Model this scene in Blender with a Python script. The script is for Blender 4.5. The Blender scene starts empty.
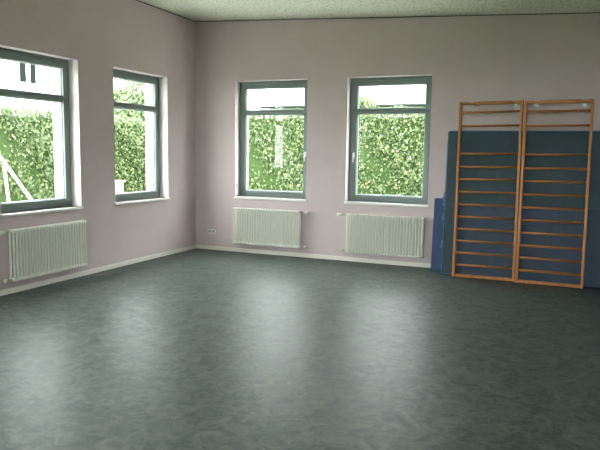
import bpy, bmesh, math, random
import numpy as np
from mathutils import Vector, Matrix
random.seed(4)
rng = np.random.default_rng(7)
scene = bpy.context.scene
C = scene.collection

# ---------------------------------------------------------------- camera
yaw, pit, rol, fpx = -0.4026, -0.1141, 0.0140, 635.51
fw = Vector((math.sin(yaw) * math.cos(pit), math.cos(yaw) * math.cos(pit), math.sin(pit)))
rt = Vector((math.cos(yaw), -math.sin(yaw), 0)); up = rt.cross(fw)
R_ = rt * math.cos(rol) + up * math.sin(rol)
U_ = -rt * math.sin(rol) + up * math.cos(rol)
cam = bpy.data.cameras.new('camera')
cam.sensor_width = 36; cam.lens = fpx * 36 / 600; cam.clip_end = 300
co = bpy.data.objects.new('camera', cam); C.objects.link(co)
m = Matrix((R_, U_, -fw)).transposed().to_4x4(); m.translation = Vector((6.0412, -9.5041, 1.7118))
co.matrix_world = m
scene.camera = co

# ---------------------------------------------------------------- world, exposure
SKY = 20.0
w = bpy.data.worlds.new('overcast_sky'); scene.world = w; w.use_nodes = True
nt = w.node_tree; nt.nodes.clear()
out = nt.nodes.new('ShaderNodeOutputWorld'); bg = nt.nodes.new('ShaderNodeBackground')
bg.inputs['Color'].default_value = (0.93, 0.985, 1.0, 1); bg.inputs['Strength'].default_value = SKY
nt.links.new(bg.outputs[0], out.inputs[0])
vs = scene.view_settings
vs.view_transform = 'Standard'; vs.look = 'None'; vs.gamma = 1; vs.use_curve_mapping = False
vs.exposure = 0.17

# ---------------------------------------------------------------- materials
def mat(name, col, rough=0.6, spec=0.5, metal=0.0):
    m = bpy.data.materials.new(name); m.use_nodes = True
    b = m.node_tree.nodes['Principled BSDF']
    b.inputs['Base Color'].default_value = (*col, 1); b.inputs['Roughness'].default_value = rough
    b.inputs['Specular IOR Level'].default_value = spec; b.inputs['Metallic'].default_value = metal
    return m
def noise_mat(name, c1, c2, scale, rough=0.6, spec=0.5, bump=0.0, detail=4, stretch=(1, 1, 1), lo=.35, hi=.65, bscale=None, bdist=0.01):
    m = mat(name, c1, rough, spec); t = m.node_tree; b = t.nodes['Principled BSDF']
    tc = t.nodes.new('ShaderNodeTexCoord'); mp = t.nodes.new('ShaderNodeMapping')
    mp.inputs['Scale'].default_value = stretch
    n = t.nodes.new('ShaderNodeTexNoise'); n.inputs['Scale'].default_value = scale; n.inputs['Detail'].default_value = detail
    r = t.nodes.new('ShaderNodeValToRGB'); r.color_ramp.elements[0].position = lo; r.color_ramp.elements[1].position = hi
    r.color_ramp.elements[0].color = (*c1, 1); r.color_ramp.elements[1].color = (*c2, 1)
    t.links.new(tc.outputs['Object'], mp.inputs[0]); t.links.new(mp.outputs[0], n.inputs['Vector'])
    t.links.new(n.outputs['Fac'], r.inputs[0]); t.links.new(r.outputs[0], b.inputs['Base Color'])
    if bump:
        n2 = n
        if bscale:
            n2 = t.nodes.new('ShaderNodeTexNoise'); n2.inputs['Scale'].default_value = bscale; n2.inputs['Detail'].default_value = 3
            t.links.new(mp.outputs[0], n2.inputs['Vector'])
        bp = t.nodes.new('ShaderNodeBump'); bp.inputs['Strength'].default_value = bump; bp.inputs['Distance'].default_value = bdist
        t.links.new(n2.outputs['Fac'], bp.inputs['Height']); t.links.new(bp.outputs[0], b.inputs['Normal'])
    return m

M = {}
M['wall'] = noise_mat('lilac_wall_paint', (.56, .462, .46), (.585, .487, .485), 2.0, .85, .2, bump=.25, bscale=160, bdist=.002)
M['reveal'] = noise_mat('white_reveal_paint', (.66, .59, .595), (.69, .62, .625), 3.0, .8, .2)
M['render'] = noise_mat('white_exterior_render', (.80, .80, .77), (.85, .85, .82), 6, .9, .2)
M['sill'] = mat('white_sill', (.80, .78, .74), .35)
M['base'] = mat('cream_baseboard', (.74, .71, .64), .5)
M['frame'] = mat('grey_green_window_paint', (.19, .235, .215), .45)
M['bead'] = mat('pale_glazing_bead', (.42, .48, .46), .5)
M['radiator'] = mat('cream_radiator_enamel', (.80, .81, .72), .3)
M['valve'] = mat('white_valve_plastic', (.72, .68, .60), .4)
M['brass'] = mat('nickel_fitting', (.5, .45, .38), .35, metal=.8)
M['metal'] = mat('dull_metal', (.45, .47, .45), .4, metal=.8)
M['chrome'] = mat('brushed_handle', (.70, .70, .68), .35, metal=.3)
M['socket'] = mat('socket_plastic', (.76, .73, .67), .4)
M['socket_in'] = mat('socket_recess', (.30, .28, .26), .5)
M['dark'] = mat('dark_hole', (.03, .03, .03), .6)
M['wood'] = noise_mat('varnished_beech', (.36, .125, .018), (.45, .17, .030), 6, .4, .5, stretch=(6, 6, .6))
M['rung'] = noise_mat('varnished_beech_rung', (.33, .115, .018), (.41, .15, .028), 6, .4, .5, stretch=(.6, 6, 6))
M['teal'] = noise_mat('dark_teal_mat_cover', (.009, .034, .043), (.013, .043, .054), 5, .55, .4, bump=.35, bscale=7, bdist=.02)
M['navy'] = noise_mat('slate_blue_mat_cover', (.020, .040, .072), (.028, .050, .085), 6, .6, .4, bump=.3, bscale=6, bdist=.02)
M['blue'] = noise_mat('blue_mat_cover', (.016, .045, .11), (.022, .055, .13), 6, .6, .4, bump=.3, bscale=8, bdist=.015)
M['strap'] = mat('light_blue_strap', (.06, .17, .32), .6)
M['bark'] = noise_mat('tree_bark', (.10, .07, .05), (.18, .13, .09), 8, .9)
M['grass'] = noise_mat('lawn', (.05, .10, .02), (.09, .16, .04), 3, .9)
M['paving'] = noise_mat('pale_paving', (.45, .44, .41), (.55, .54, .5), 4, .9)
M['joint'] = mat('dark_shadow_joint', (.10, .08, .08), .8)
M['roof'] = noise_mat('pale_roof', (.50, .50, .49), (.58, .58, .56), 3, .8, stretch=(1, 6, 1))
M['gutter'] = mat('grey_gutter', (.02, .025, .022), .9, 0.0)
M['white_paint'] = mat('white_timber_paint', (.80, .76, .58), .5)
M['shade'] = mat('grey_shutter', (.012, .015, .015), .9, 0.0)

def floor_mat():
    m = mat('grey_green_linoleum', (.05, .07, .065), .3, .05); t = m.node_tree; b = t.nodes['Principled BSDF']
    N = t.nodes.new; L = t.links.new
    tc = N('ShaderNodeTexCoord')
    def noise(s, d, dist=0, rg=.5):
        n = N('ShaderNodeTexNoise'); n.inputs['Scale'].default_value = s; n.inputs['Detail'].default_value = d
        n.inputs['Distortion'].default_value = dist; n.inputs['Roughness'].default_value = rg
        L(tc.outputs['Object'], n.inputs['Vector']); return n
    a = noise(7, 10, 1.2, .75); r = N('ShaderNodeValToRGB')
    r.color_ramp.elements[0].position = .34; r.color_ramp.elements[0].color = (.044, .060, .054, 1)
    r.color_ramp.elements[1].position = .68; r.color_ramp.elements[1].color = (.112, .130, .115, 1)
    L(a.outputs['Fac'], r.inputs[0]); L(r.outputs[0], b.inputs['Base Color'])
    r.color_ramp.elements[0].position = .40; r.color_ramp.elements[1].position = .64
    c = noise(16, 6, 1.0, .7); mr = N('ShaderNodeMapRange'); mr.inputs['From Min'].default_value = .3; mr.inputs['From Max'].default_value = .7
    mr.inputs['To Min'].default_value = .30; mr.inputs['To Max'].default_value = .44
    L(c.outputs['Fac'], mr.inputs[0]); L(mr.outputs[0], b.inputs['Roughness'])
    d = noise(28, 6, .8, .7); bp = N('ShaderNodeBump'); bp.inputs['Strength'].default_value = .35; bp.inputs['Distance'].default_value = .005
    L(d.outputs['Fac'], bp.inputs['Height']); L(bp.outputs[0], b.inputs['Normal'])
    return m
M['floor'] = floor_mat()
def ceil_mat():
    m = mat('speckled_acoustic_ceiling', (.6, .6, .5), .95, .1); t = m.node_tree; b = t.nodes['Principled BSDF']
    N = t.nodes.new; L = t.links.new
    tc = N('ShaderNodeTexCoord'); v = N('ShaderNodeTexVoronoi'); v.inputs['Scale'].default_value = 24
    L(tc.outputs['Object'], v.inputs['Vector'])
    r = N('ShaderNodeValToRGB'); r.color_ramp.elements[0].position = .12; r.color_ramp.elements[0].color = (.42, .43, .35, 1)
    r.color_ramp.elements[1].position = .42; r.color_ramp.elements[1].color = (.80, .81, .68, 1)
    L(v.outputs['Distance'], r.inputs[0]); L(r.outputs[0], b.inputs['Base Color'])
    return m
M['ceiling'] = ceil_mat()
def glass_mat():
    m = bpy.data.materials.new('window_glass'); m.use_nodes = True; t = m.node_tree; t.nodes.clear()
    N = t.nodes.new; L = t.links.new
    o = N('ShaderNodeOutputMaterial'); mx = N('ShaderNodeMixShader'); tr = N('ShaderNodeBsdfTransparent'); g = N('ShaderNodeBsdfGlossy')
    fr = N('ShaderNodeFresnel'); ge = N('ShaderNodeNewGeometry'); mi = N('ShaderNodeMapRange')     # same reflectance from both sides of the pane
    mi.inputs['To Min'].default_value = 1.42; mi.inputs['To Max'].default_value = 1 / 1.42
    L(ge.outputs['Backfacing'], mi.inputs[0]); L(mi.outputs[0], fr.inputs['IOR'])
    tr.inputs[0].default_value = (.93, .96, .94, 1); g.inputs['Roughness'].default_value = 0.01
    L(fr.outputs[0], mx.inputs[0]); L(tr.outputs[0], mx.inputs[1]); L(g.outputs[0], mx.inputs[2]); L(mx.outputs[0], o.inputs[0])
    return m
M['glass'] = glass_mat()
def leaf_mat(name, c1, c2, c3):
    m = mat(name, c1, .42, .5); t = m.node_tree; b = t.nodes['Principled BSDF']; N = t.nodes.new; L = t.links.new
    at = N('ShaderNodeAttribute'); at.attribute_name = 'leaf_tone'
    r = N('ShaderNodeValToRGB'); e = r.color_ramp.elements
    e[0].position = 0; e[0].color = (*c1, 1); e[1].position = .7; e[1].color = (*c2, 1); x = e.new(1); x.color = (*c3, 1)
    L(at.outputs['Fac'], r.inputs[0]); L(r.outputs[0], b.inputs['Base Color'])
    tl = N('ShaderNodeBsdfTranslucent'); mx = N('ShaderNodeMixShader'); mx.inputs[0].default_value = .3
    L(r.outputs[0], tl.inputs[0]); L(b.outputs[0], mx.inputs[1]); L(tl.outputs[0], mx.inputs[2])
    L(mx.outputs[0], t.nodes['Material Output'].inputs[0])
    return m
M['leaf'] = leaf_mat('hedge_leaves', (.035, .062, .018), (.095, .140, .045), (.26, .28, .11))
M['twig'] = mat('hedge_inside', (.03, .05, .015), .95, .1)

PI = math.pi
# ---------------------------------------------------------------- mesh helpers
def box(bm, a, b, mi=0, bev=0.0, seg=2):
    a, b = [min(p, q) for p, q in zip(a, b)], [max(p, q) for p, q in zip(a, b)]
    vsl = [bm.verts.new((x, y, z)) for x in (a[0], b[0]) for y in (a[1], b[1]) for z in (a[2], b[2])]
    fs = [bm.faces.new([vsl[i] for i in q]) for q in ((0, 1, 3, 2), (4, 6, 7, 5), (0, 4, 5, 1), (2, 3, 7, 6), (0, 2, 6, 4), (1, 5, 7, 3))]
    for f in fs: f.material_index = mi
    if bev:
        es = set(e for f in fs for e in f.edges)
        r = bmesh.ops.bevel(bm, geom=list(es), offset=bev, segments=seg, affect='EDGES', profile=.5)
        for f in r['faces']: f.material_index = mi
    return vsl
def tube(bm, p0, p1, r0, r1=None, n=12, mi=0, cap=True):
    p0, p1 = Vector(p0), Vector(p1); r1 = r0 if r1 is None else r1
    d = (p1 - p0).normalized(); u = d.orthogonal().normalized(); v = d.cross(u)
    A = [bm.verts.new(p0 + (u * math.cos(2 * math.pi * i / n) + v * math.sin(2 * math.pi * i / n)) * r0) for i in range(n)]
    B = [bm.verts.new(p1 + (u * math.cos(2 * math.pi * i / n) + v * math.sin(2 * math.pi * i / n)) * r1) for i in range(n)]
    for i in range(n):
        f = bm.faces.new((A[i], A[(i + 1) % n], B[(i + 1) % n], B[i])); f.smooth = True; f.material_index = mi
    if cap:
        bm.faces.new(A[::-1]).material_index = mi; bm.faces.new(B).material_index = mi
def obj(name, bm, mats, parent=None, smooth=False):
    bmesh.ops.recalc_face_normals(bm, faces=bm.faces)
    me = bpy.data.meshes.new(name)
    if smooth:
        for f in bm.faces: f.smooth = True
    bm.to_mesh(me); bm.free()
    for x in (mats if isinstance(mats, (list, tuple)) else [mats]): me.materials.append(M[x])
    o = bpy.data.objects.new(name, me); C.objects.link(o)
    if parent: o.parent = parent
    return o
def tag(o, label, cat, group=None, kind=None):
    o['label'] = label; o['category'] = cat
    if group: o['group'] = group
    if kind: o['kind'] = kind
    return o
def empty(name, loc, rz=0):
    o = bpy.data.objects.new(name, None); C.objects.link(o); o.location = loc; o.rotation_euler = (0, 0, rz)
    o.empty_display_size = .1
    return o
BM = bmesh.new

# ---------------------------------------------------------------- room shell
RX, RY, WH, T1, T2 = 8.9, -11.2, 4.35, .16, .38       # right wall, front wall, wall height, reveal depth, wall thickness
ZS, ZT, WW = .9495, 2.8725, 1.305
def ceil_z(x, y): return 3.897 - .0472 * x - .006 * y
def wall_with_holes(name, L0, L1, holes, mapf, label, inset=.075):
    """mapf(s, d, z): s along the wall, d depth outwards"""
    bm = BM()
    def slab(d0, d1, ins, mi, mrev):
        xs = sorted(holes); cur = L0
        def q(s0, s1, z0, z1):
            vs_ = [bm.verts.new(mapf(s, d, z)) for s in (s0, s1) for d in (d0, d1) for z in (z0, z1)]
            for k, ix in enumerate(((0, 1, 3, 2), (4, 6, 7, 5), (0, 4, 5, 1), (2, 3, 7, 6), (0, 2, 6, 4), (1, 5, 7, 3))):
                f = bm.faces.new([vs_[i] for i in ix]); f.material_index = mi if k in (2, 3) else mrev
        for a in xs:
            a0, a1 = a + ins, a + WW - ins
            q(cur, a0, -.15, WH); q(a0, a1, -.15, ZS + ins * .6); q(a0, a1, ZT - ins * .6, WH); cur = a1
        q(cur, L1, -.15, WH)
    slab(0, T1 + .072, 0, 0, 1); slab(T1 + .072, T2, inset, 2, 2)
    o = obj(name, bm, ['wall', 'reveal', 'render'])
    return tag(o, label, 'wall', kind='structure')
BX = [.782, 2.763]                       # windows in the back wall (x of left edge)
LY = [-2.125, -4.131, -6.14, -8.15, -10.16]      # windows in the left wall (y of near edge); unseen ones added for daylight
FX = [2.4, 4.4, 6.4]                # unseen windows added behind the camera for fill light
wall_with_holes('wall_back', -T2, RX + T2, BX, lambda s, d, z: (s, d, z), 'lilac back wall with two windows and the climbing bars', .05)
wall_with_holes('wall_left', RY, 0, LY, lambda s, d, z: (-d, s, z), 'lilac left wall with tall windows and one radiator')
wall_with_holes('wall_front', 0, RX, FX, lambda s, d, z: (s, RY - d, z), 'lilac wall behind the viewpoint')
bm = BM(); box(bm, (RX, RY, -.15), (RX + T2, 0, WH)); tag(obj('wall_right', bm, 'wall'), 'plain lilac wall on the right side of the room', 'wall', kind='structure')
bm = BM(); box(bm, (0, RY, -.15), (RX, 0, 0)); tag(obj('floor', bm, 'floor'), 'dark grey-green marbled linoleum floor', 'floor', kind='structure')
bm = BM()
vv = [bm.verts.new((x, y, ceil_z(x, y) + dz)) for dz in (0, .2) for x, y in ((0, RY), (RX, RY), (RX, 0), (0, 0))]
for f in ((0, 3, 2, 1), (4, 5, 6, 7), (0, 1, 5, 4), (1, 2, 6, 5), (2, 3, 7, 6), (3, 0, 4, 7)): bm.faces.new([vv[i] for i in f])
tag(obj('ceiling', bm, 'ceiling'), 'sloping cream-green speckled acoustic ceiling', 'ceiling', kind='structure')
for nm, a, b, lb in (('baseboard_back', (0.015, -.015, 0), (RX, 0, .066), 'cream baseboard along the back wall'),
                     ('baseboard_left', (0, RY, 0), (.015, 0, .066), 'cream baseboard along the left wall')):
    bm = BM(); box(bm, a, b, bev=.004, seg=1); tag(obj(nm, bm, 'base'), lb, 'baseboard', kind='structure')

for nm, back, lb in (('trim_ceiling_back', True, 'thin dark joint between back wall and ceiling'), ('trim_ceiling_left', False, 'thin dark joint between left wall and ceiling')):  # dark strips paint the shade of the gap under the ceiling
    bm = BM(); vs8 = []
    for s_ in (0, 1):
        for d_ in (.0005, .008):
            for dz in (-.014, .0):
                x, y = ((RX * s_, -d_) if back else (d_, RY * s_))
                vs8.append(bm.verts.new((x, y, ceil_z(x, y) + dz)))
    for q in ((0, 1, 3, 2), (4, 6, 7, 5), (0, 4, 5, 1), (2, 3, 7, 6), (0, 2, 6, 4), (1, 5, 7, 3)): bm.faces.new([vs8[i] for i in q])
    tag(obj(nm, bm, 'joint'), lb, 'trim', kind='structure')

# ---------------------------------------------------------------- windows (local: x along the wall, y outwards, z up)
def make_window(num, loc, rz, handle_side, label):
    w_ = empty('window_%d' % num, loc, rz); tag(w_, label, 'window', kind='structure')
    H0, H1 = ZS, ZT; D0, D1 = T1, T1 + .07
    def ring(bm, x0, x1, z0, z1, t, d0, d1, bev=.004):
        box(bm, (x0, d0, z0), (x0 + t, d1, z1), bev=bev, seg=1); box(bm, (x1 - t, d0, z0), (x1, d1, z1), bev=bev, seg=1)
        box(bm, (x0 + t, d0, z0), (x1 - t, d1, z0 + t), bev=bev, seg=1); box(bm, (x0 + t, d0, z1 - t), (x1 - t, d1, z1), bev=bev, seg=1)
    bm = BM(); ring(bm, 0, WW, H0, H1, .062, D0, D1)
    box(bm, (.062, D0, 2.325), (WW - .062, D1, 2.401), bev=.004, seg=1)
    obj('window_frame', bm, 'frame', w_)
    # lower casement and upper light
    for nm, z0, z1 in (('casement_sash', H0 + .045, 2.345), ('upper_sash', 2.382, H1 - .045)):
        s = None
        bm = BM()
        t = .068 if nm == 'casement_sash' else .068
        zz0 = z0 if nm == 'casement_sash' else 2.372; zz1 = z1 if nm != 'casement_sash' else 2.352
        d0 = D0 - .012
        x0, x1 = .048, WW - .048
        tb = .058 if nm == 'casement_sash' else .03      # bottom rail
        tt = .03 if nm == 'casement_sash' else .070
        box(bm, (x0, d0, zz0), (x0 + t, D1 - .01, zz1), bev=.005, seg=1); box(bm, (x1 - t, d0, zz0), (x1, D1 - .01, zz1), bev=.005, seg=1)
        box(bm, (x0 + t, d0, zz0), (x1 - t, D1 - .01, zz0 + tb), bev=.005, seg=1); box(bm, (x0 + t, d0, zz1 - tt), (x1 - t, D1 - .01, zz1), bev=.005, seg=1)
        s = obj(nm, bm, 'frame', w_)
        gx0, gx1, gz0, gz1 = x0 + t, x1 - t, zz0 + tb, zz1 - tt
        bm = BM(); ring(bm, gx0 - .001, gx1 + .001, gz0 - .001, gz1 + .001, .012, D0 + .02, D0 + .05, .002)
        obj('glazing_bead', bm, 'bead', s)
        bm = BM(); vs4 = [bm.verts.new(p) for p in ((gx0, D0 + .035, gz0), (gx1, D0 + .035, gz0), (gx1, D0 + .035, gz1), (gx0, D0 + .035, gz1))]
        bm.faces.new(vs4); obj('glass_pane', bm, 'glass', s)
        if nm == 'casement_sash':
            hx = x0 + .03 if handle_side < 0 else x1 - .03
            bm = BM(); box(bm, (hx - .015, d0 - .01, 1.64), (hx + .015, d0, 1.72), bev=.004)
            tube(bm, (hx, d0 - .005, 1.70), (hx, d0 - .045, 1.70), .009); box(bm, (hx - .011, d0 - .055, 1.56), (hx + .011, d0 - .04, 1.71), bev=.005)
            obj('handle', bm, 'chrome', s)
    return w_
def make_sill(loc, rz, label):
    e0, e1 = (.03, .002) if rz == PI / 2 else (.008, .035)
    bm = BM(); box(bm, (-e0, -.035, ZS - .035), (WW + e1, T1, ZS + .0), bev=.006)
    o = obj('window_sill', bm, 'sill'); o.location = loc; o.rotation_euler.z = rz
    return tag(o, label, 'window sill', kind='structure')
make_window(1, (0, LY[1], 0), PI / 2, -1, 'tall grey-green window on the left edge of the photo, left wall')
make_window(2, (0, LY[0], 0), PI / 2, -1, 'tall grey-green window in the left wall beside the room corner')
make_window(3, (BX[0], 0, 0), 0, 1, 'grey-green window in the back wall nearest the room corner')
make_window(4, (BX[1], 0, 0), 0, -1, 'grey-green window in the back wall beside the climbing bars')
for i, y in enumerate(LY[2:]): make_window(5 + i, (0, y, 0), PI / 2, -1, ['grey-green window in the left wall, just out of the photo', 'grey-green window in the left wall, level with the viewpoint', 'grey-green window in the left wall, farthest from the corner'][i])
for i, x in enumerate(FX): make_window(8 + i, (x + WW, RY, 0), PI, -1, 'grey-green window in the wall behind the viewpoint, %s from the left wall' % ['first', 'second', 'third'][i])
trims = [((0, LY[1], 0), PI / 2, 'white sill under the leftmost window'), ((0, LY[0], 0), PI / 2, 'white sill under the left-wall window beside the corner'),
         ((BX[0], 0, 0), 0, 'white sill above the socket-side radiator on the back wall'), ((BX[1], 0, 0), 0, 'white sill under the window beside the climbing bars'),
         ((0, LY[2], 0), PI / 2, 'white sill in the left wall, just out of the photo'), ((0, LY[3], 0), PI / 2, 'white sill in the left wall, level with the viewpoint'), ((0, LY[4], 0), PI / 2, 'white sill in the left wall, farthest from the corner')]
for i, (l, r, lb) in enumerate(trims):
    o = make_sill(l, r, lb); o.name = 'trim_%d' % (i + 1)
for i, x in enumerate(FX):
    o = make_sill((x + WW, RY, 0), PI, 'white sill in the wall behind the viewpoint, %s from the left wall' % ['first', 'second', 'third'][i]); o.name = 'trim_%d' % (8 + i)

# ---------------------------------------------------------------- radiators (local: x along, y=0 wall, -y into the room)
RL, RZ0, RZ1, NS = 1.235, .155, .770, 26
def section_mesh():
    bm = BM(); p = RL / NS
    for y in (-.045, -.106):
        tube(bm, (0, y, RZ0 + .03), (0, y, RZ1 - .03), 0.0115, n=10, cap=False)
    for z0, z1 in ((RZ0, RZ0 + .04), (RZ1 - .04, RZ1)):
        box(bm, (-p * .45, -.122, z0), (p * .44, -.024, z1), bev=.015, seg=3)
    bmesh.ops.recalc_face_normals(bm, faces=bm.faces)
    for f in bm.faces: f.smooth = True
    me = bpy.data.meshes.new('section'); bm.to_mesh(me); bm.free(); me.materials.append(M['radiator']); return me
SEC = section_mesh()
def make_radiator(loc, rz, side, label):
    r = empty('radiator', loc, rz); tag(r, label, 'radiator', 'cream column radiators under the windows')
    p = RL / NS
    for i in range(NS):
        s = bpy.data.objects.new('section', SEC); C.objects.link(s); s.parent = r; s.location.x = p * (i + .5)
    for x in (.2, RL - .2):
        for z in (RZ0 + .06, RZ1 - .09):
            bm = BM(); box(bm, (x - .015, -.035, z - .015), (x + .015, -.001, z + .015)); obj('wall_bracket', bm, 'radiator', r)
    xe = RL if side > 0 else 0; sg = side
    bm = BM(); zt = RZ1 - .025                     # supply: union, valve body, pipe into wall
    tube(bm, (xe, -.072, zt), (xe + sg * .05, -.072, zt), .011); tube(bm, (xe + sg * .03, -.072, zt), (xe + sg * .052, -.072, zt), .016, n=6)
    tube(bm, (xe + sg * .065, -.072, zt), (xe + sg * .065, -.001, zt), .009)
    box(bm, (xe + sg * .05, -.086, zt - .014), (xe + sg * .078, -.058, zt + .014), bev=.004)
    v = obj('valve', bm, 'brass', r)
    bm = BM(); tube(bm, (xe + sg * .078, -.072, zt), (xe + sg * .10, -.072, zt), .020, .028, n=16); tube(bm, (xe + sg * .10, -.072, zt), (xe + sg * .155, -.072, zt), .028, .024, n=16)
    obj('thermostat_head', bm, 'valve', v)
    bm = BM(); zb = RZ0 + .025
    tube(bm, (xe, -.072, zb), (xe + sg * .045, -.072, zb), .011); tube(bm, (xe + sg * .03, -.072, zb), (xe + sg * .045, -.072, zb), .016, n=6)
    tube(bm, (xe + sg * .055, -.072, zb), (xe + sg * .055, -.001, zb), .009); box(bm, (xe + sg * .042, -.085, zb - .013), (xe + sg * .068, -.059, zb + .013), bev=.004)
    v2 = obj('return_valve', bm, 'brass', r)
    bm = BM(); tube(bm, (xe + sg * .068, -.072, zb), (xe + sg * .098, -.072, zb), .021, .018, n=14); obj('valve_cap', bm, 'valve', v2)
    return r
make_radiator((0, -4.090, 0), PI / 2, -1, 'cream column radiator under the leftmost window, on the left wall')
make_radiator((.800, 0, 0), 0, 1, 'cream column radiator on the back wall beside the double socket')
make_radiator((2.815, 0, 0), 0, -1, 'cream column radiator on the back wall beside the blue mats')

# ---------------------------------------------------------------- double socket
s = empty('double_socket', (.325, 0, .322)); tag(s, 'small cream double wall socket low on back wall near the corner', 'socket')
bm = BM(); box(bm, (-.076, -.010, -.038), (.076, 0, .038), bev=.004); obj('cover_frame', bm, 'socket', s)
for dx in (-.036, .036):
    bm = BM(); n = 24
    tube(bm, (dx, -.0125, 0), (dx, -.009, 0), .025, n=n); o = obj('socket_insert', bm, 'socket_in', s)
    bm = BM(); tube(bm, (dx - .0095, -.0135, 0), (dx - .0095, -.012, 0), .0035); tube(bm, (dx + .0095, -.0135, 0), (dx + .0095, -.012, 0), .0035)
    obj('contact_hole', bm, 'dark', o)

# ---------------------------------------------------------------- gym mats leaning on the wall
def make_mat(name, x0, x1, h, th, yb, yt, m_, label, strap=None, group=None, seg=3, bev=.03, seams=()):
    """yb / yt: y of the front face at floor / at the top"""
    sh = (yt - yb) / h
    r = empty(name, (x0, yb + th, 0)); tag(r, label, 'gym mat', group)
    def shear(bm):
        for v in bm.verts: v.co.y += sh * v.co.z
    L = x1 - x0
    bm = BM(); box(bm, (0, -th, 0.002), (L, 0, h), bev=bev, seg=4); shear(bm); obj('mat_cover', bm, m_, r, smooth=False)
    bm = BM()                                       # piping round the front face
    e = bev * .45; y = -th + e * .65
    pts = [(e, y, e), (L - e, y, e), (L - e, y, h - e), (e, y, h - e)]
    for i in range(4): tube(bm, pts[i], pts[(i + 1) % 4], .006, n=8)
    for z in seams: tube(bm, (bev, -th, z), (L - bev, -th, z), .004, n=6)
    shear(bm); obj('piping', bm, strap or m_, r)
    return r, sh
make_mat('low_gym_mat', 4.200, 5.9, 1.07, .075, -.255, -.17, 'blue', 'narrow end of blue mat showing left of the big teal mat', bev=.025)
big, sh = make_mat('big_gym_mat', 4.375, 7.4, 2.045, .15, -.425, -.265, 'teal', 'tall dark teal gym mat leaning on wall behind the climbing bars', strap='strap', bev=.03)
for z in (.42, .82, 1.02, 1.12):
    bm = BM(); hh = .05
    yv = -.15 + sh * z
    box(bm, (-.014, yv + .03, z - hh), (.0, yv + .075, z + hh), bev=.004); box(bm, (-.020, yv - .006, z - hh * .8), (-.004, yv + .035, z - hh * .2), bev=.004)
    obj('carry_strap', bm, 'strap', big)
make_mat('front_gym_mat', 4.520, 7.1, 1.03, .05, -.485, -.40, 'navy', 'low slate-blue gym mat standing directly behind the climbing bars', bev=.02)

# ---------------------------------------------------------------- climbing bars (two units)
HB = 2.44
RUNGS = [2.295, 2.105, 1.725, 1.545, 1.372, 1.195, 1.020, .850, .680, .510, .345, .175]
def make_bars(loc, rz, lean, width, label, side=0.0):
    r = empty('climbing_bars', loc, rz); tag(r, label, 'wall bars', 'two wooden climbing bar frames')
    tilt = Matrix.Rotation(side, 4, 'Y') @ Matrix.Rotation(-lean, 4, 'X')
    def fin(name, bm, m_, p=r):
        bmesh.ops.transform(bm, matrix=tilt, verts=bm.verts); return obj(name, bm, m_, p)
    pw, pd = .034, .07
    for x in (0, width - pw):
        bm = BM(); box(bm, (x, 0, 0.0), (x + pw, pd, HB), bev=.006); fin('post', bm, 'wood')
    bm = BM(); box(bm, (pw, .01, HB - .045), (width - pw, .055, HB - .002), bev=.006); fin('top_rail', bm, 'wood')
    bm = BM(); box(bm, (pw, .01, .004), (width - pw, .06, .044), bev=.006); fin('bottom_rail', bm, 'wood')
    for i, z in enumerate(RUNGS):
        bm = BM(); y = .03
        n = 14; k = 1.0
        A, B = [], []
        for j in range(n):
            a = 2 * PI * j / n
            A.append(bm.verts.new((pw - .003, y + .022 * math.cos(a), z + .015 * math.sin(a))))
            B.append(bm.verts.new((width - pw + .003, y + .022 * math.cos(a), z + .015 * math.sin(a))))
        for j in range(n): bm.faces.new((A[j], A[(j + 1) % n], B[(j + 1) % n], B[j])).smooth = True
        bm.faces.new(A); bm.faces.new(B)
        fin('rung', bm, 'rung')
    # mounting brackets: angle behind the top rail, arm back to the wall, bolt above
    for x in (.13, width - .13):
        bm = BM(); yw = -(loc[1]) - 0.0
        T = tilt @ Vector((x, .055, HB - .03))
        box(bm, (x - .025, T.y - .002, T.z - .05), (x + .025, T.y + .006, T.z + .02), bev=.002)
        box(bm, (x - .014, T.y + .004, T.z - .012), (x + .014, yw - .10, T.z - .004))
        box(bm, (x - .025, yw - .104, T.z - .05), (x + .025, yw - .098, T.z + .05))
        tube(bm, (x, T.y - .03, T.z + .025), (x, T.y - .03, T.z + .048), .010)
        box(bm, (x - .03, T.y - .045, T.z + .022), (x + .03, T.y + .004, T.z + .030))
        tube(bm, (x, yw - .10, T.z), (x, yw, T.z), .006)
        obj('bracket', bm, 'metal', r)
    return r
ry = math.atan2(-.079, 1.66)
d = Vector((math.cos(ry), math.sin(ry), 0)); p0 = Vector((4.566, -.567, 0.002)); lean = math.atan2(.17, 2.44); W2 = .842
make_bars(tuple(p0), ry, lean, W2, 'left frame of wooden climbing bars with thin horizontal rungs', -.012)
make_bars(tuple(p0 + d * (W2 + .006)), ry, lean, W2, 'right frame of wooden climbing bars with thin horizontal rungs', -.007)

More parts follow.
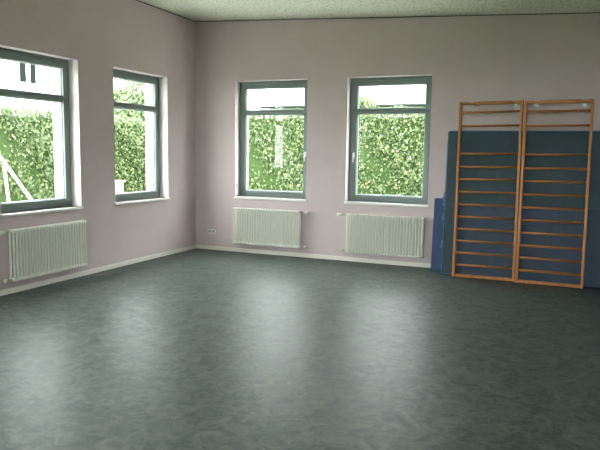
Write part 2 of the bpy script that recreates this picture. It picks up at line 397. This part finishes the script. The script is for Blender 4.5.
# ---------------------------------------------------------------- outside
bm = BM(); box(bm, (-60, -60, -.30), (60, 60, -.16)); tag(obj('ground', bm, 'grass'), 'green lawn outside around the building', 'ground', kind='structure')
def leaves_mesh(name, P, Nn, size, parent, m_='leaf'):
    n = len(P)
    Nn = Nn + rng.normal(0, .55, (n, 3)); Nn[:, 2] += .25; Nn /= np.linalg.norm(Nn, axis=1)[:, None]
    dn = np.tile([0, 0, -1.0], (n, 1)) + rng.normal(0, .6, (n, 3))
    a = dn - (dn * Nn).sum(1)[:, None] * Nn; a /= np.linalg.norm(a, axis=1)[:, None]
    b = np.cross(Nn, a); s = size * rng.uniform(.7, 1.3, (n, 1))
    V = np.stack([P - a * s * .5, P - a * s * .05 + b * s * .34 + Nn * s * .08, P + a * s * .5 - Nn * s * .08, P - a * s * .05 - b * s * .34 + Nn * s * .08, ], 1)
    me = bpy.data.meshes.new(name)
    me.vertices.add(4 * n); me.vertices.foreach_set('co', V.reshape(-1))
    me.loops.add(6 * n); me.polygons.add(2 * n)
    base = np.arange(n)[:, None] * 4
    me.loops.foreach_set('vertex_index', (base + np.array([0, 1, 2, 0, 2, 3])).reshape(-1).astype(np.int32))
    me.polygons.foreach_set('loop_start', (np.arange(2 * n) * 3).astype(np.int32))
    me.update(calc_edges=True)
    at = me.attributes.new('leaf_tone', 'FLOAT', 'POINT'); at.data.foreach_set('value', np.repeat(rng.uniform(0, 1, n) ** 1.3, 4).astype(np.float32))
    me.materials.append(M[m_]); me.validate()
    o = bpy.data.objects.new(name, me); C.objects.link(o); o.parent = parent
    return o
def make_hedge(loc, rz, L, H, D, label, dens=800, size=.068):
    r = empty('hedge', loc, rz); tag(r, label, 'hedge')
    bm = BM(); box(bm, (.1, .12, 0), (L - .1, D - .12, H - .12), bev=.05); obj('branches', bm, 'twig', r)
    n1 = int(L * H * dens); x = rng.uniform(0, L, n1); z = rng.uniform(.3, H, n1)
    y = .08 + .05 * np.sin(x * 2.3 + z) + .05 * np.sin(z * 5 + x * 4.1) + rng.uniform(-.06, .10, n1)
    P1 = np.stack([x, y, z], 1); N1 = np.tile([0, -1., .15], (n1, 1))
    n2 = int(L * D * dens * .8); x = rng.uniform(0, L, n2); y = rng.uniform(0, D, n2)
    z = H + .04 * np.sin(x * 3.1) + .03 * np.sin(x * 7.7 + 2) + rng.uniform(-.12, .06, n2)
    P2 = np.stack([x, y, z], 1); N2 = np.tile([0, -.2, 1.], (n2, 1))
    leaves_mesh('leaves', np.vstack([P1, P2]), np.vstack([N1, N2]), size, r)
    return r
make_hedge((-4.0, 4.0, -.16), 0, 15.0, 2.78, .8, 'clipped green hedge seen through the back-wall windows')
make_hedge((-4.0, -6.0, -.16), PI / 2, 9.9, 2.63, .8, 'clipped green hedge seen through the left-wall windows')
def make_tree(loc, R, zc, label, n=9000, size=.10):
    r = empty('tree', (loc[0], loc[1], -.16)); tag(r, label, 'tree')
    bm = BM(); tube(bm, (0, 0, 0), (0.05, 0, zc), .09, .05, n=10)
    for k in range(7):
        a = k * 2.4; tube(bm, (0.03, 0, zc * (.55 + .06 * k)), (R[0] * .6 * math.cos(a), R[1] * .6 * math.sin(a), zc + R[2] * (.1 + .08 * k)), .03, .012, n=6)
    obj('trunk', bm, 'bark', r)
    u = rng.normal(0, 1, (n, 3)); u /= np.linalg.norm(u, axis=1)[:, None]
    lump = 1 + .12 * np.sin(u[:, 0] * 7 + 1) * np.sin(u[:, 1] * 6) + .10 * np.sin(u[:, 2] * 9 + u[:, 0] * 5)
    bm = BM(); bmesh.ops.create_icosphere(bm, subdivisions=3, radius=1)
    for v in bm.verts: v.co = Vector((v.co.x * R[0] * .72, v.co.y * R[1] * .72, v.co.z * R[2] * .72 + zc))
    obj('inner_foliage', bm, 'twig', r, smooth=True)
    P = u * (np.array(R) * (lump * rng.uniform(.62, 1.02, n) ** .6)[:, None]) + [0, 0, zc]
    leaves_mesh('leaves', P, u, size, r)
make_tree((-5.6, 7.0), (2.6, 2.2, 2.0), 2.25, 'dense leafy tree behind hedge, seen in the corner-side left window', n=30000)
make_tree((-.75, 9.6), (1.05, .95, .85), 3.05, 'small leafy tree beyond hedge below the pale roof', n=9000)

bm = BM(); box(bm, (-3.9, -16, -.20), (16, 3.95, -.158)); tag(obj('patio', bm, 'paving'), 'pale paving around the building in front of the hedges', 'paving', kind='structure')  # added pale slab, out of view, bounces daylight up to the ceiling
make_tree((8.6, 9.4), (3.1, 3.0, 3.2), 4.0, 'broad leafy tree beyond back hedge, to the right of the pale house', n=22000, size=.15)  # unseen tree, added to block bright sky reflected in the window glass
make_tree((16.2, 10.8), (3.2, 3.0, 3.2), 4.0, 'broad leafy tree beyond back hedge, farthest to the right', n=22000, size=.15)  # second added tree out of view, hides more sky from the pane reflections
# pale house beyond the back hedge
h = empty('house', (-3.2, 26, -.16)); tag(h, 'pale house with light pitched roof beyond the back hedge', 'house')
bm = BM(); box(bm, (-6, -3.6, 0), (7, 4, 4.2)); obj('house_wall', bm, 'render', h)
bm = BM(); vv = [bm.verts.new(p) for p in ((-6.5, -4.2, 4.22), (7.5, -4.2, 4.22), (7.5, 4.6, 4.22), (-6.5, 4.6, 4.22), (-5.0, .2, 7.4), (6, .2, 7.4), (-6.5, -4.2, 4.34), (7.5, -4.2, 4.34), (7.5, 4.6, 4.34), (-6.5, 4.6, 4.34))]
for f in ((0, 3, 2, 1), (0, 1, 7, 6), (1, 2, 8, 7), (2, 3, 9, 8), (3, 0, 6, 9), (6, 7, 5, 4), (7, 8, 5), (8, 9, 4, 5), (9, 6, 4)): bm.faces.new([vv[i] for i in f])
obj('house_roof', bm, 'roof', h)
bm = BM(); tube(bm, (-6.5, -4.26, 4.24), (7.5, -4.26, 4.24), .075, n=10); obj('gutter', bm, 'gutter', h)
for x in (-4.5, -1.8, 1.2, 4.2):
    bm = BM(); box(bm, (x, -3.64, 1.2), (x + 1.2, -3.58, 2.6)); obj('house_window', bm, 'shade', h)

# white building beyond the left hedge
h = empty('white_building', (-14, 3, -.16)); tag(h, 'tall white building with narrow shuttered windows beyond left hedge', 'building')
bm = BM(); box(bm, (-8, 0, 0), (0, 15.5, 6.1)); obj('building_wall', bm, 'render', h)
bm = BM(); box(bm, (-8.4, -.4, 6.1), (.4, 15.9, 6.3)); obj('building_roof', bm, 'render', h)
def bwin(y0, y1, z0, z1):
    bm = BM(); box(bm, (0, y0 - 3, z0 + .16), (.05, y1 - 3, z1 + .16)); f = obj('building_window', bm, 'bead', h)
    bm = BM(); box(bm, (.05, y0 - 3 + .03, z0 + .19), (.07, y1 - 3 - .03, z1 + .13)); obj('shutter', bm, 'shade', f)
for (y0, y1) in ((9.37, 9.72), (9.90, 10.22), (4.6, 4.95), (5.2, 5.55), (13.9, 14.25), (14.5, 14.85)):
    bwin(y0, y1, 4.27, 5.15)
for y0 in (4.6, 9.37, 13.9): bwin(y0, y0 + .8, 1.3, 2.5)

# white timber swing frame and white cabinet in the garden
s = empty('swing_frame', (-2.0, -2.75, -.16)); tag(s, 'white timber swing frame in garden outside the leftmost window', 'swing frame')
def beam(name, a, b, t=.038):
    bm = BM(); a, b = Vector(a), Vector(b); dd = b - a
    box(bm, (-t / 2, -t / 2, 0), (t / 2, t / 2, dd.length), bev=.005)
    bmesh.ops.transform(bm, matrix=Matrix.Translation(a) @ dd.to_track_quat('Z', 'Y').to_matrix().to_4x4(), verts=bm.verts)
    return obj(name, bm, 'white_paint', s)
beam('leg', (0, 1.86, 0), (0, -.05, 2.30)); beam('leg', (0, -1.9, 0), (0, .05, 2.30)); beam('post', (.0, .66, .0), (0, .48, 1.60), .034)
beam('leg', (-1.6, 1.86, 0), (-1.6, -.05, 2.30)); beam('leg', (-1.6, -1.9, 0), (-1.6, .05, 2.30)); beam('top_beam', (.15, 0, 2.33), (-1.75, 0, 2.33), .07)
c = empty('garden_cabinet', (-3.3, 1.90, -.16)); tag(c, 'white garden cabinet standing before hedge, outside the corner-side left window', 'cabinet')
bm = BM(); box(bm, (-.4, -.28, 0.02), (0, .28, 1.15), bev=.01); obj('cabinet_body', bm, 'white_paint', c)
bm = BM(); box(bm, (-.44, -.32, 1.15), (.04, .32, 1.18), bev=.005); obj('cabinet_top', bm, 'white_paint', c)
for y0 in (-.26, .01):
    bm = BM(); box(bm, (0, y0, .08), (.02, y0 + .25, 1.1), bev=.004); dr = obj('cabinet_door', bm, 'white_paint', c)
    bm = BM(); tube(bm, (.02, (-.03 if y0 < 0 else .03), .6), (.045, (-.03 if y0 < 0 else .03), .6), .012); obj('knob', bm, 'metal', dr)
